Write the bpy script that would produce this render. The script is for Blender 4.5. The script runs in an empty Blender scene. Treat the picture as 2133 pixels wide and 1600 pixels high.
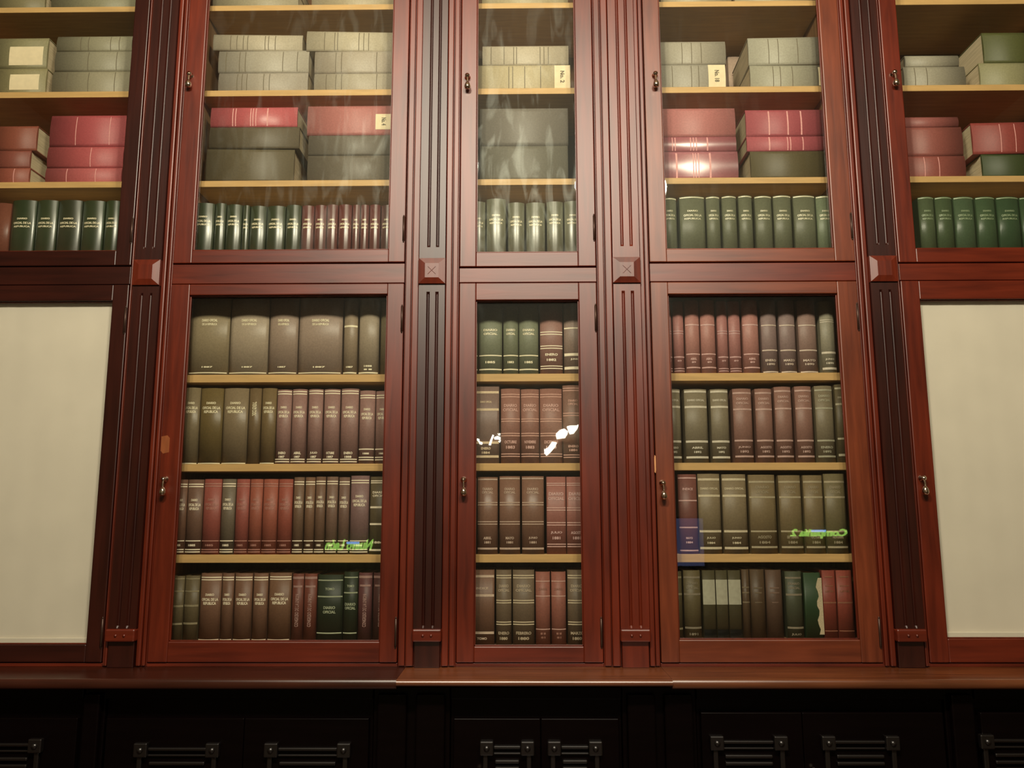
import bpy, bmesh, math, random
from mathutils import Vector, Matrix, Euler

# ------------------------------------------------------------------ camera
scene = bpy.context.scene
W, H, F = 2133, 1600, 1700.0
PITCH, ROLL, YAW = .1568, -.00175, .0116
CAM = Vector((0.0, -3.0, 1.5))
cp, sp = math.cos(PITCH), math.sin(PITCH)
RZ = Matrix.Rotation(YAW, 3, 'Z')
FW = RZ @ Vector((0, cp, sp)); RT0 = RZ @ Vector((1, 0, 0)); UP0 = RZ @ Vector((0, -sp, cp))
RT = RT0*math.cos(ROLL) + UP0*math.sin(ROLL)
UP = UP0*math.cos(ROLL) - RT0*math.sin(ROLL)
cam = bpy.data.cameras.new('camera')
cam.sensor_fit = 'HORIZONTAL'; cam.sensor_width = 36.0; cam.lens = 36.0*F/W
camo = bpy.data.objects.new('camera', cam)
M = Matrix((RT, UP, -FW)).transposed().to_4x4(); M.translation = CAM
camo.matrix_world = M
scene.collection.objects.link(camo); scene.camera = camo

# ------------------------------------------------------------------ world, light, exposure
wd = bpy.data.worlds.new('world'); scene.world = wd; wd.use_nodes = True
wd.node_tree.nodes['Background'].inputs[0].default_value = (.10, .075, .05, 1)
wd.node_tree.nodes['Background'].inputs[1].default_value = .3
vs = scene.view_settings
vs.view_transform = 'Standard'; vs.look = 'None'; vs.exposure = 0.0; vs.gamma = 1.0; vs.use_curve_mapping = False

def add_light(name, loc, power, color, radius):
    l = bpy.data.lights.new(name, 'POINT'); l.energy = power; l.color = color; l.shadow_soft_size = radius
    o = bpy.data.objects.new(name, l); o.location = loc; scene.collection.objects.link(o)
    return o
LC = (1.0, .88, .70)
LAMPS = [((962, 345), 215), ((1232, 385), 165), ((846, 385), 110), ((1354, 392), 105)]   # bulbs of the hanging lamps, where the glass mirrors them

# ------------------------------------------------------------------ pixel measurements -> metres on a plane y
def P(px, py, y=0.0):
    d = FW + RT*((px-1066.5)/F) - UP*((py-800.0)/F)
    t = (y-CAM.y)/d.y
    return CAM + d*t
def X(px, py, y=0.0): return P(px, py, y).x
def Z(px, py, y=0.0): return P(px, py, y).z

for (lx, ly), lp in LAMPS:
    q = P(lx, ly, 2.79); add_light('hanging_lamp_light', (q.x, -2.754, q.z), lp, LC, .122)

# ------------------------------------------------------------------ helpers
col = scene.collection
random.seed(7)
def lin(c): return c/12.92 if c <= .04045 else ((c+.055)/1.055)**2.4
ILL = (1.0, .88, .70)
def obs(hexs, k=1.0):
    """surface colour from its appearance under the warm lamp"""
    r = [lin(int(hexs[i:i+2], 16)/255.0) for i in (0, 2, 4)]
    t = (1.07, .96, 1.0)
    return tuple(min(.9, k*t[i]*r[i]/ILL[i]) for i in range(3))

class MB:
    def __init__(s): s.v = []; s.f = []; s.m = []; s.s = []
    def add(s, vs_, fs, mi=0, sm=False):
        b = len(s.v); s.v += [tuple(v) for v in vs_]
        for f in fs: s.f.append([b+i for i in f]); s.m.append(mi); s.s.append(sm)
    def box(s, x0, x1, y0, y1, z0, z1, b=0.0, mi=0):
        if b <= 0:
            s.add([(x, y, z) for x in (x0, x1) for y in (y0, y1) for z in (z0, z1)],
                  [(0,1,3,2),(4,6,7,5),(0,4,5,1),(2,3,7,6),(0,2,6,4),(1,5,7,3)], mi); return
        b = min(b, (x1-x0)*.45, (y1-y0)*.45, (z1-z0)*.45)
        bm = bmesh.new(); bmesh.ops.create_cube(bm, size=1)
        for v in bm.verts:
            v.co = Vector(((x0+x1)/2+v.co.x*(x1-x0), (y0+y1)/2+v.co.y*(y1-y0), (z0+z1)/2+v.co.z*(z1-z0)))
        bmesh.ops.bevel(bm, geom=bm.edges[:], offset=b, segments=2, profile=.5, affect='EDGES')
        s.bm(bm, mi)
    def bm(s, bm, mi=0, sm=False):
        bm.verts.index_update()
        s.add([v.co[:] for v in bm.verts], [[v.index for v in f.verts] for f in bm.faces], mi, sm)
        bm.free()
    def prism(s, poly, axis, a0, a1, mi=0, sm=False):
        """poly: 2D outline swept along axis ('x': poly=(y,z); 'z': poly=(x,y))"""
        n = len(poly)
        def mk(p, a): return (a, p[0], p[1]) if axis == 'x' else (p[0], p[1], a)
        vs_ = [mk(p, a0) for p in poly] + [mk(p, a1) for p in poly]
        s.add(vs_, [(i, (i+1) % n, n+(i+1) % n, n+i) for i in range(n)], mi, sm)
        s.add([mk(p, a0) for p in poly], [list(range(n))[::-1]], mi)
        s.add([mk(p, a1) for p in poly], [list(range(n))], mi)
    def lathe(s, c, axis, prof, n=20, mi=0):
        """prof: (radius, distance along axis)"""
        ax = Vector(axis).normalized()
        u = ax.orthogonal().normalized(); w = ax.cross(u)
        c = Vector(c); vs_ = []
        for r, a in prof:
            for k in range(n):
                t = 2*math.pi*k/n
                vs_.append(c + ax*a + (u*math.cos(t)+w*math.sin(t))*r)
        fs = [(i*n+k, i*n+(k+1) % n, (i+1)*n+(k+1) % n, (i+1)*n+k) for i in range(len(prof)-1) for k in range(n)]
        s.add(vs_, fs, mi, True)
        s.add(vs_[:n], [list(range(n))], mi); s.add(vs_[-n:], [list(range(n))], mi)
    def tube(s, pts, r, n=8, mi=0):
        pts = [Vector(p) for p in pts]; vs_ = []
        for i, p in enumerate(pts):
            d = (pts[min(i+1, len(pts)-1)]-pts[max(i-1, 0)]).normalized()
            u = d.orthogonal().normalized() if i == 0 else (u - d*u.dot(d)).normalized()
            w = d.cross(u); rr = r[i] if isinstance(r, (list, tuple)) else r
            vs_ += [p+(u*math.cos(2*math.pi*k/n)+w*math.sin(2*math.pi*k/n))*rr for k in range(n)]
        s.add(vs_, [(i*n+k, i*n+(k+1) % n, (i+1)*n+(k+1) % n, (i+1)*n+k) for i in range(len(pts)-1) for k in range(n)], mi, True)
        s.add(vs_[:n], [list(range(n))], mi); s.add(vs_[-n:], [list(range(n))], mi)
    def build(s, name, mats, parent=None, fix=True):
        me = bpy.data.meshes.new(name); me.from_pydata(s.v, [], s.f)
        me.polygons.foreach_set('material_index', s.m); me.polygons.foreach_set('use_smooth', s.s)
        if fix:
            bm = bmesh.new(); bm.from_mesh(me); bmesh.ops.recalc_face_normals(bm, faces=bm.faces[:]); bm.to_mesh(me); bm.free()
        if not isinstance(mats, (list, tuple)): mats = [mats]
        for m in mats: me.materials.append(m)
        o = bpy.data.objects.new(name, me); col.objects.link(o)
        if parent: o.parent = parent
        return o
def empty(name, loc=(0, 0, 0)):
    o = bpy.data.objects.new(name, None); o.location = loc; o.empty_display_size = .05; col.objects.link(o); return o
def tag(o, label, cat, group=None):
    o['label'] = label; o['category'] = cat
    if group: o['group'] = group
    return o
def struct(o): o['kind'] = 'structure'; return o

# ------------------------------------------------------------------ materials
def mat(name, color, rough=.5, spec=.5, metal=0.0, coat=0.0, coat_r=.1, noise=0.0, nscale=20.0, stretch=(1, 1, 1), bump=0.0, emit=None, es=0.0):
    m = bpy.data.materials.new(name); m.use_nodes = True
    nt = m.node_tree; b = nt.nodes['Principled BSDF']
    b.inputs['Base Color'].default_value = (*color, 1); b.inputs['Roughness'].default_value = rough
    b.inputs['Specular IOR Level'].default_value = spec; b.inputs['Metallic'].default_value = metal
    b.inputs['Coat Weight'].default_value = coat; b.inputs['Coat Roughness'].default_value = coat_r
    if emit: b.inputs['Emission Color'].default_value = (*emit, 1); b.inputs['Emission Strength'].default_value = es
    if noise or bump:
        g = nt.nodes.new('ShaderNodeNewGeometry'); mp = nt.nodes.new('ShaderNodeMapping')
        mp.inputs['Scale'].default_value = stretch
        nz = nt.nodes.new('ShaderNodeTexNoise'); nz.inputs['Scale'].default_value = nscale; nz.inputs['Detail'].default_value = 5
        nt.links.new(g.outputs['Position'], mp.inputs['Vector']); nt.links.new(mp.outputs[0], nz.inputs['Vector'])
        if noise:
            cr = nt.nodes.new('ShaderNodeValToRGB')
            cr.color_ramp.elements[0].position = .3; cr.color_ramp.elements[1].position = .7
            cr.color_ramp.elements[0].color = tuple(max(0, c*(1-noise)) for c in color)+(1,)
            cr.color_ramp.elements[1].color = tuple(min(1, c*(1+noise)) for c in color)+(1,)
            nt.links.new(nz.outputs['Fac'], cr.inputs[0]); nt.links.new(cr.outputs[0], b.inputs['Base Color'])
        if bump:
            bp = nt.nodes.new('ShaderNodeBump'); bp.inputs['Strength'].default_value = bump; bp.inputs['Distance'].default_value = .002
            nt.links.new(nz.outputs['Fac'], bp.inputs['Height']); nt.links.new(bp.outputs[0], b.inputs['Normal'])
    return m

def mahogany(name, dark, light, stretch, rough, sheen=.074):
    m = bpy.data.materials.new(name); m.use_nodes = True
    nt = m.node_tree; N = nt.nodes.new; L = nt.links.new; b = nt.nodes['Principled BSDF']
    g = N('ShaderNodeNewGeometry'); mp = N('ShaderNodeMapping'); mp.inputs['Scale'].default_value = stretch
    L(g.outputs['Position'], mp.inputs['Vector'])
    n1 = N('ShaderNodeTexNoise'); n1.inputs['Scale'].default_value = 6; n1.inputs['Detail'].default_value = 8; n1.inputs['Distortion'].default_value = .4
    L(mp.outputs[0], n1.inputs['Vector'])
    n2 = N('ShaderNodeTexNoise'); n2.inputs['Scale'].default_value = 2.2; n2.inputs['Detail'].default_value = 3
    L(g.outputs['Position'], n2.inputs['Vector'])
    c1 = N('ShaderNodeValToRGB'); c1.color_ramp.elements[0].position = .3; c1.color_ramp.elements[1].position = .72
    c1.color_ramp.elements[0].color = (*dark, 1); c1.color_ramp.elements[1].color = (*light, 1)
    mx = N('ShaderNodeMath'); mx.operation = 'MULTIPLY_ADD'; mx.inputs[1].default_value = .55
    L(n1.outputs['Fac'], mx.inputs[0]); 
    m2 = N('ShaderNodeMath'); m2.operation = 'MULTIPLY'; m2.inputs[1].default_value = .45
    L(n2.outputs['Fac'], m2.inputs[0]); L(m2.outputs[0], mx.inputs[2]); L(mx.outputs[0], c1.inputs[0])
    L(c1.outputs[0], b.inputs['Base Color'])
    b.inputs['Roughness'].default_value = .9; b.inputs['Specular IOR Level'].default_value = 0
    # waxed varnish: a soft-edged sheen over the stained wood
    gl = N('ShaderNodeBsdfGlossy'); gl.distribution = 'BECKMANN'; gl.inputs['Roughness'].default_value = rough
    lw = N('ShaderNodeLayerWeight'); pw = N('ShaderNodeMath'); pw.operation = 'POWER'; pw.inputs[1].default_value = 5
    L(lw.outputs['Facing'], pw.inputs[0])
    fr = N('ShaderNodeMath'); fr.operation = 'MULTIPLY_ADD'; fr.inputs[1].default_value = .4; fr.inputs[2].default_value = sheen
    L(pw.outputs[0], fr.inputs[0])
    ms_ = N('ShaderNodeMixShader'); L(fr.outputs[0], ms_.inputs[0]); L(b.outputs[0], ms_.inputs[1]); L(gl.outputs[0], ms_.inputs[2])
    L(ms_.outputs[0], nt.nodes['Material Output'].inputs[0])
    bp = N('ShaderNodeBump'); bp.inputs['Strength'].default_value = .25; bp.inputs['Distance'].default_value = .001
    L(n1.outputs['Fac'], bp.inputs['Height']); L(bp.outputs[0], b.inputs['Normal']); L(bp.outputs[0], gl.inputs['Normal'])
    return m
V_, H_ = (7, 7, .55), (.55, 7, 7)
D1, L1 = (.056, .008, .004), (.19, .027, .010)
MW = mahogany('mahogany_upright', D1, L1, V_, .44)
MH = mahogany('mahogany_crosswise', D1, L1, H_, .44)
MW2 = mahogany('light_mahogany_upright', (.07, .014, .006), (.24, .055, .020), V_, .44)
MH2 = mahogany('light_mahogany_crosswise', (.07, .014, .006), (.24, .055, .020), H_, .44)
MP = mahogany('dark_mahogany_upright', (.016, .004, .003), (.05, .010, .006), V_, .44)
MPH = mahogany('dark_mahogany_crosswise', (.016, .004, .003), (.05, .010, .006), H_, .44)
MC = mahogany('mahogany_worn_top', (.07, .02, .008), (.24, .075, .026), H_, .36, .15)
MC2 = mahogany('mahogany_top', (.025, .007, .004), (.07, .018, .010), H_, .36, .10)
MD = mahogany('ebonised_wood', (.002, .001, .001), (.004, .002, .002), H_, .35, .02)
MI = mat('inner_case_wood', (.26, .14, .065), .6, .3, noise=.25, nscale=8, stretch=(6, 6, .6))
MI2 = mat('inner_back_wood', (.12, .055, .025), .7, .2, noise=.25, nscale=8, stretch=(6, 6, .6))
MS = mat('golden_shelf_wood', (.62, .38, .15), .5, .4, noise=.10, nscale=9, stretch=(.8, 8, 8))
BARE = mat('bare_worn_wood', (.62, .30, .13), .6, .3, noise=.2, nscale=12, stretch=(3, 3, 1))
BARE2 = mat('rubbed_orange_wood', (.26, .075, .022), .5, .4, noise=.2, nscale=12, stretch=(3, 3, 1))
BRASS = mat('polished_brass', (.82, .70, .56), .15, .5, 1.0)
DBRASS = mat('tarnished_brass', (.22, .13, .08), .35, .5, 1.0)
HINGE = mat('dark_bronze_hinge', (.06, .03, .02), .4, .5, .5)
PAGES = mat('page_edges', (.55, .45, .30), .85, .2, noise=.18, nscale=260, stretch=(1, .03, 1))
GILT = mat('gilt_print', (.95, .84, .58), .32, .9)
CREAMP = mat('cream_print', (.95, .82, .62), .6, .3)
DARKP = mat('dark_print', (.16, .13, .085), .7, .3)
PAPER = mat('cream_label_paper', (.86, .72, .48), .8, .2, noise=.05, nscale=60)
GPAPER = mat('grey_label_paper', (.42, .40, .30), .7, .3, noise=.08, nscale=80)
BLIND = mat('cream_lining_cloth', (.78, .70, .60), .8, .15, noise=.03, nscale=7)
BLACKG = mat('glossy_black_tape', (.006, .007, .006), .15, .6)

def glass_mat(name, hi):
    m = bpy.data.materials.new(name); m.use_nodes = True
    nt = m.node_tree; nt.nodes.clear(); N = nt.nodes.new; L = nt.links.new
    out = N('ShaderNodeOutputMaterial'); tr = N('ShaderNodeBsdfTransparent'); tr.inputs[0].default_value = (.97, .985, .965, 1)
    gl = N('ShaderNodeBsdfGlossy'); gl.inputs['Roughness'].default_value = .012
    lw = N('ShaderNodeLayerWeight'); pw = N('ShaderNodeMath'); pw.operation = 'POWER'; pw.inputs[1].default_value = 5
    L(lw.outputs['Facing'], pw.inputs[0])
    fr = N('ShaderNodeMath'); fr.operation = 'MULTIPLY_ADD'; fr.inputs[1].default_value = .955; fr.inputs[2].default_value = .043
    L(pw.outputs[0], fr.inputs[0])
    mx = N('ShaderNodeMixShader'); L(fr.outputs[0], mx.inputs[0]); L(tr.outputs[0], mx.inputs[1]); L(gl.outputs[0], mx.inputs[2])
    # film of dust and wiping marks: a thin rough reflecting layer, patchy
    hz = N('ShaderNodeBsdfGlossy'); hz.inputs['Roughness'].default_value = .42; hz.inputs[0].default_value = (.9, 1, .93, 1)
    g = N('ShaderNodeNewGeometry')
    mp = N('ShaderNodeMapping'); mp.inputs['Rotation'].default_value = (0, .6, 0); mp.inputs['Scale'].default_value = (6, 3, 1.6)
    L(g.outputs['Position'], mp.inputs['Vector'])
    nz = N('ShaderNodeTexNoise'); nz.inputs['Scale'].default_value = 3.2; nz.inputs['Detail'].default_value = 6; nz.inputs['Distortion'].default_value = 1.2
    L(mp.outputs[0], nz.inputs['Vector'])
    cr = N('ShaderNodeValToRGB'); cr.color_ramp.elements[0].position = .5; cr.color_ramp.elements[0].color = (.003, .003, .003, 1)
    cr.color_ramp.elements[1].position = .74; cr.color_ramp.elements[1].color = (hi, hi, hi, 1)
    L(nz.outputs['Fac'], cr.inputs[0])
    m2 = N('ShaderNodeMixShader'); L(cr.outputs[0], m2.inputs[0]); L(mx.outputs[0], m2.inputs[1]); L(hz.outputs[0], m2.inputs[2])
    L(m2.outputs[0], out.inputs[0])
    return m
GLASS = glass_mat('old_door_glass', .006); SMEAR = glass_mat('smeared_door_glass', .021)

# ------------------------------------------------------------------ the room
PLASTER = mat('warm_plaster', (.15, .12, .085), .9, .2, noise=.05, nscale=3)
FLOORM = mat('dark_parquet', (.05, .025, .015), .35, .4, noise=.3, nscale=6, stretch=(1, 6, 1))
def slab(name, x0, x1, y0, y1, z0, z1, m):
    b = MB(); b.box(x0, x1, y0, y1, z0, z1); return struct(b.build(name, m))
slab('floor', -5, 5, -7.2, .7, -.1, 0, FLOORM)
slab('ceiling', -5, 5, -7.2, .7, 5.6, 5.7, PLASTER)
slab('wall_front', -5, 5, .56, .7, 0, 5.6, PLASTER)
slab('wall_back', -5, 5, -7.2, -7.05, 0, 5.6, PLASTER)
slab('wall_left', -5.1, -5, -7.2, .7, 0, 5.6, PLASTER)
slab('wall_right', 5, 5.1, -7.2, .7, 0, 5.6, PLASTER)

# ------------------------------------------------------------------ bookcase layout (metres)
ZTOP = 4.05                      # top of the upper doors, above the frame of the photograph
CTZ = .963                       # top of the counter
# bay: name, pane x0, x1, door x0, x1, pane bottom (upper), door bottom (upper), pane top (lower), pane bottom (lower)
BAYS = {
 'far left':  dict(p=(-2.31, -1.556), d=(-2.39, -1.494), ub=2.500, udb=2.440, lt=Z(150, 627), lb=Z(100, 1343)),
 'left':      dict(p=(-1.262, -.508), d=(-1.335, -.443), ub=2.500, udb=2.447, lt=Z(600, 614), lb=Z(600, 1337)),
 'middle':    dict(p=(-.171, .218), d=(-.236, .288), ub=2.486, udb=2.427, lt=Z(1100, 625), lb=Z(1100, 1347)),
 'right':     dict(p=(.556, 1.193), d=(.489, 1.270), ub=2.495, udb=2.442, lt=Z(1570, 612), lb=Z(1570, 1333)),
 'far right': dict(p=(1.501, 2.14), d=(1.431, 2.21), ub=2.492, udb=2.436, lt=Z(2000, 623), lb=Z(2000, 1331)),
}
LDT = 2.364     # top of lower doors
LDB = .978      # bottom of lower doors
SH_UP = [(3.592, .024), (3.212, .026), (2.822, .026)]
SH_LO = [(2.030, .030), (1.686, .028), (1.348, .030)]
SY = .100       # shelf front edge
ORDER = list(BAYS)
def bay_inner(n):
    b = BAYS[n]; return b['p'][0]-.052, b['p'][1]+.052

def frame_door(parent, x0, x1, z0, z1, px0, px1, pz0, pz1, y0=0.0, t=.032, ms=None):
    """stiles and rails with a stepped inner moulding"""
    b = MB()
    b.box(x0, px0, y0, y0+t, z0, z1, .0035, 0); b.box(px1, x1, y0, y0+t, z0, z1, .0035, 0)
    b.box(px0-.001, px1+.001, y0+.0008, y0+t, z0, pz0, .0035, 1); b.box(px0-.001, px1+.001, y0+.0008, y0+t, pz1, z1, .0035, 1)
    return b.build('door', ms or [MW, MH], parent)

def knob(parent, x, z, y=0.0):
    """small drop handle: rosette, neck, hanging pear"""
    b = MB()
    b.lathe((x, y, z+.020), (0, -1, 0), [(.0001, 0), (.012, 0), (.0115, .003), (.006, .007), (.005, .013), (.009, .017), (.009, .022), (.0001, .025)], 16)
    b.tube([(x, y-.018, z+.017), (x+.001, y-.022, z+.002), (x+.001, y-.022, z-.008)], .0035)
    b.lathe((x+.001, y-.022, z-.008), (0, 0, -1), [(.0001, 0), (.005, .001), (.010, .010), (.0125, .020), (.010, .029), (.0001, .033)], 16)
    o = b.build('drop_handle', BRASS, parent); o['label'] = 'small brass drop handle'
def hinge(parent, x, z, h, y=0.0):
    b = MB()
    b.lathe((x, y-.0005, z), (0, 0, 1), [(.0001, 0), (.0045, .002), (.0045, h-.002), (.0001, h)], 12)
    b.lathe((x, y-.0005, z-.006), (0, 0, 1), [(.0001, 0), (.0032, .003), (.003, .006)], 10)
    b.lathe((x, y-.0005, z+h), (0, 0, 1), [(.003, 0), (.0032, .003), (.0001, .006)], 10)
    b.build('hinge', HINGE, parent)

CASES = {}
for n in ORDER:
    B = BAYS[n]; ix0, ix1 = bay_inner(n)
    px0, px1 = B['p']; dx0, dx1 = B['d']
    case = empty('bookcase', ((dx0+dx1)/2, 0.2, CTZ)); CASES[n] = case
    tag(case, {'far left': 'mahogany bookcase at far left edge, red books above, cream-lined door below',
               'left': 'wide mahogany bookcase left of the narrow middle one, glazed above and below',
               'middle': 'narrow mahogany bookcase in the centre with glazed doors above and below',
               'right': 'wide mahogany bookcase right of the narrow middle one, glazed above and below',
               'far right': 'mahogany bookcase at far right edge, green books above, cream-lined door below'}[n], 'bookcase', 'bookcases of the library wall')
    off = -case.location
    def mv(o):
        o.location = off; return o
    fl = B['lb']-.012; ufl = B['ub']-.012
    b = MB()
    b.box(ix0-.010, ix0, .034, .50, CTZ, ZTOP+.06, 0); b.box(ix1, ix1+.010, .034, .50, CTZ, ZTOP+.06)
    b.box(ix0, ix1, .034, .48, CTZ, fl); b.box(ix0, ix1, .034, .48, LDT-.001, ufl); b.box(ix0, ix1, .034, .48, ZTOP, ZTOP+.06)
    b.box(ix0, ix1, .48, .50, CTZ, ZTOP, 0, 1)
    mv(b.build('carcass', [MI, MI2], case))
    # cross rail between the doors, base rail
    b = MB(); b.box(dx0+.001, dx1-.001, .004, .034, LDT+.0025, B['udb']-.0035, .002)
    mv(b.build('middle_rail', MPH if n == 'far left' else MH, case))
    b = MB(); b.box(dx0, dx1, .006, .034, CTZ, LDB-.003, .001); mv(b.build('bottom_rail', MH, case))
    for z, t in SH_UP+(SH_LO if 'far' not in n else []):
        b = MB(); b.box(ix0+.001, ix1-.001, SY, .478, z-t, z, .0015); mv(b.build('shelf', MS, case))
    # doors
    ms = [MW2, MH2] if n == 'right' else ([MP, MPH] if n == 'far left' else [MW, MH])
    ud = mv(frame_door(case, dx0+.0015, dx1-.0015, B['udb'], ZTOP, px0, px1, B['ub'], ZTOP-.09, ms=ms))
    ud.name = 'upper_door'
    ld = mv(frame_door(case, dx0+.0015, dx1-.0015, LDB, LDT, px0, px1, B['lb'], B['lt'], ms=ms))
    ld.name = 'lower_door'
    for d, z0, z1 in ((ud, B['ub'], ZTOP-.09), (ld, B['lb'], B['lt'])):
        b = MB(); b.box(px0-.004, px1+.004, .018, .021, z0-.004, z1+.004); g = b.build('glass_pane', SMEAR if d is ud and n in ('middle', 'left') else GLASS, d)
        b = MB()   # thin glazing bead round the pane
        for (a0, a1, c0, c1) in ((px0, px0+.004, z0, z1), (px1-.004, px1, z0, z1), (px0, px1, z0, z0+.004), (px0, px1, z1-.004, z1)):
            b.box(a0, a1, .010, .0175, c0, c1, .001)
        b.build('glazing_bead', MW, d)
    if 'far' in n:
        b = MB()
        nx = 40
        for i in range(nx):
            xa = px0-.03+(px1-px0+.06)*i/nx; xb = px0-.03+(px1-px0+.06)*(i+1)/nx
            ya = .030+.0003*math.sin(i*1.3); yb = .030+.0003*math.sin((i+1)*1.3)
            b.add([(xa, ya, B['lb']-.01), (xb, yb, B['lb']-.01), (xb, yb, B['lt']+.01), (xa, ya, B['lt']+.01)], [(0, 1, 2, 3)], 0, True)
        b.box(px0-.02, px1+.02, .0225, .0285, B['lb']-.004, B['lb']+.020, .002)
        o = b.build('cloth_lining', BLIND, ld, fix=False); o['label'] = 'plain cream cloth lining behind the glass'

# handles and hinges where the photograph shows them
for n, up, lo in (('left', (397, 168), (344, 1010)), ('middle', (974, 172), (966, 1011)), ('right', (1364, 168), (1380, 1018)), ('far right', (1860, 165), (1920, 1008))):
    kids = {c.name.split('.')[0]: c for c in CASES[n].children}
    knob(kids['upper_door'], X(*up), Z(*up)); knob(kids['lower_door'], X(*lo), Z(*lo))
for n in ORDER:
    kids = {c.name.split('.')[0]: c for c in CASES[n].children}
    x = BAYS[n]['d'][1]-.007
    if n == 'far right': continue
    for z in (2.53, 3.72): hinge(kids['upper_door'], x, z, .10)
    for z in (1.03, 2.175): hinge(kids['lower_door'], x, z, .10)
# worn bare patches on two lower doors
for n, (xa, xb, ya, yb) in (('left', (331, 353, 907, 945)), ('right', (1353, 1363, 948, 986))):
    kids = {c.name.split('.')[0]: c for c in CASES[n].children}
    za, zb = Z((xa+xb)/2, yb), Z((xa+xb)/2, ya); x0, x1 = X(xa, (ya+yb)/2), X(xb, (ya+yb)/2)
    x0 = max(x0, BAYS[n]['d'][0]+.002); k = .15*(zb-za)
    b = MB(); out = [(x0, za+k), (x0+.3*(x1-x0), za), (x1, za+k*.5), (x1, zb-k), (x1-.3*(x1-x0), zb), (x0, zb-k*.4)]
    b.add([(p[0], -.0004, p[1]) for p in out]+[(p[0], .0006, p[1]) for p in out],
          [list(range(6)), list(range(6, 12))]+[(i, (i+1) % 6, 6+(i+1) % 6, 6+i) for i in range(6)])
    o = b.build('worn_patch', BARE if n == 'right' else BARE2, kids['lower_door']); o['label'] = 'bare worn patch of orange wood'

# ------------------------------------------------------------------ pilasters between the cases
PIL = [(-1.494, -1.335, 'far left pilaster, fluted mahogany, between the far left and left bookcases'),
       (-.443, -.236, 'fluted mahogany pilaster between the left and middle bookcases'),
       (.288, .489, 'fluted mahogany pilaster between the middle and right bookcases'),
       (1.270, 1.431, 'fluted mahogany pilaster between the right and far right bookcases')]
PX = [(X(279, 560, -.02), X(334, 560, -.02)), (X(873, 565, -.02), X(927, 565, -.02)), (X(1277, 565, -.02), X(1333, 565, -.02)), (X(1812, 565, -.02), X(1868, 565, -.02))]
ZB1, ZB0 = Z(900, 537, -.03), Z(900, 590, -.03)        # faceted block
def fluted(b, x0, x1, yf, yb, z0, z1, f0, f1):
    """shaft with two round-ended flutes let into the front"""
    w = x1-x0; fw = .0125; xs = [x0+w*.36, x0+w*.70]; dep = .007
    cuts = [x0]
    for c in xs: cuts += [c-fw/2, c+fw/2]
    cuts.append(x1)
    n = 8
    # plain fields
    for a, c in ((cuts[0], cuts[1]), (cuts[2], cuts[3]), (cuts[4], cuts[5])):
        b.add([(a, yf, z0), (c, yf, z0), (c, yf, z1), (a, yf, z1)], [(0, 1, 2, 3)])
    for a, c in ((cuts[1], cuts[2]), (cuts[3], cuts[4])):
        b.add([(a, yf, z0), (c, yf, z0), (c, yf, f0), (a, yf, f0)], [(0, 1, 2, 3)])
        b.add([(a, yf, f1), (c, yf, f1), (c, yf, z1), (a, yf, z1)], [(0, 1, 2, 3)])
        pts = [(a+(c-a)*k/n, yf+dep*math.sin(math.pi*k/n)) for k in range(n+1)]
        b.add([(p[0], p[1], f0+.008) for p in pts]+[(p[0], p[1], f1-.008) for p in pts], [(k, k+1, n+2+k, n+1+k) for k in range(n)], 0, True)
        for zz, ze in ((f0+.008, f0), (f1-.008, f1)):
            b.add([(p[0], p[1], zz) for p in pts]+[(p[0], yf, ze) for p in pts], [(k, k+1, n+2+k, n+1+k) for k in range(n)], 0, True)
    b.add([(x0, yf, z0), (x0, yb, z0), (x0, yb, z1), (x0, yf, z1)], [(0, 1, 2, 3)])
    b.add([(x1, yf, z0), (x1, yb, z0), (x1, yb, z1), (x1, yf, z1)], [(0, 1, 2, 3)])
    b.add([(x0, yf, z1), (x1, yf, z1), (x1, yb, z1), (x0, yb, z1)], [(0, 1, 2, 3)])
    b.add([(x0, yf, z0), (x1, yf, z0), (x1, yb, z0), (x0, yb, z0)], [(0, 1, 2, 3)])
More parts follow.
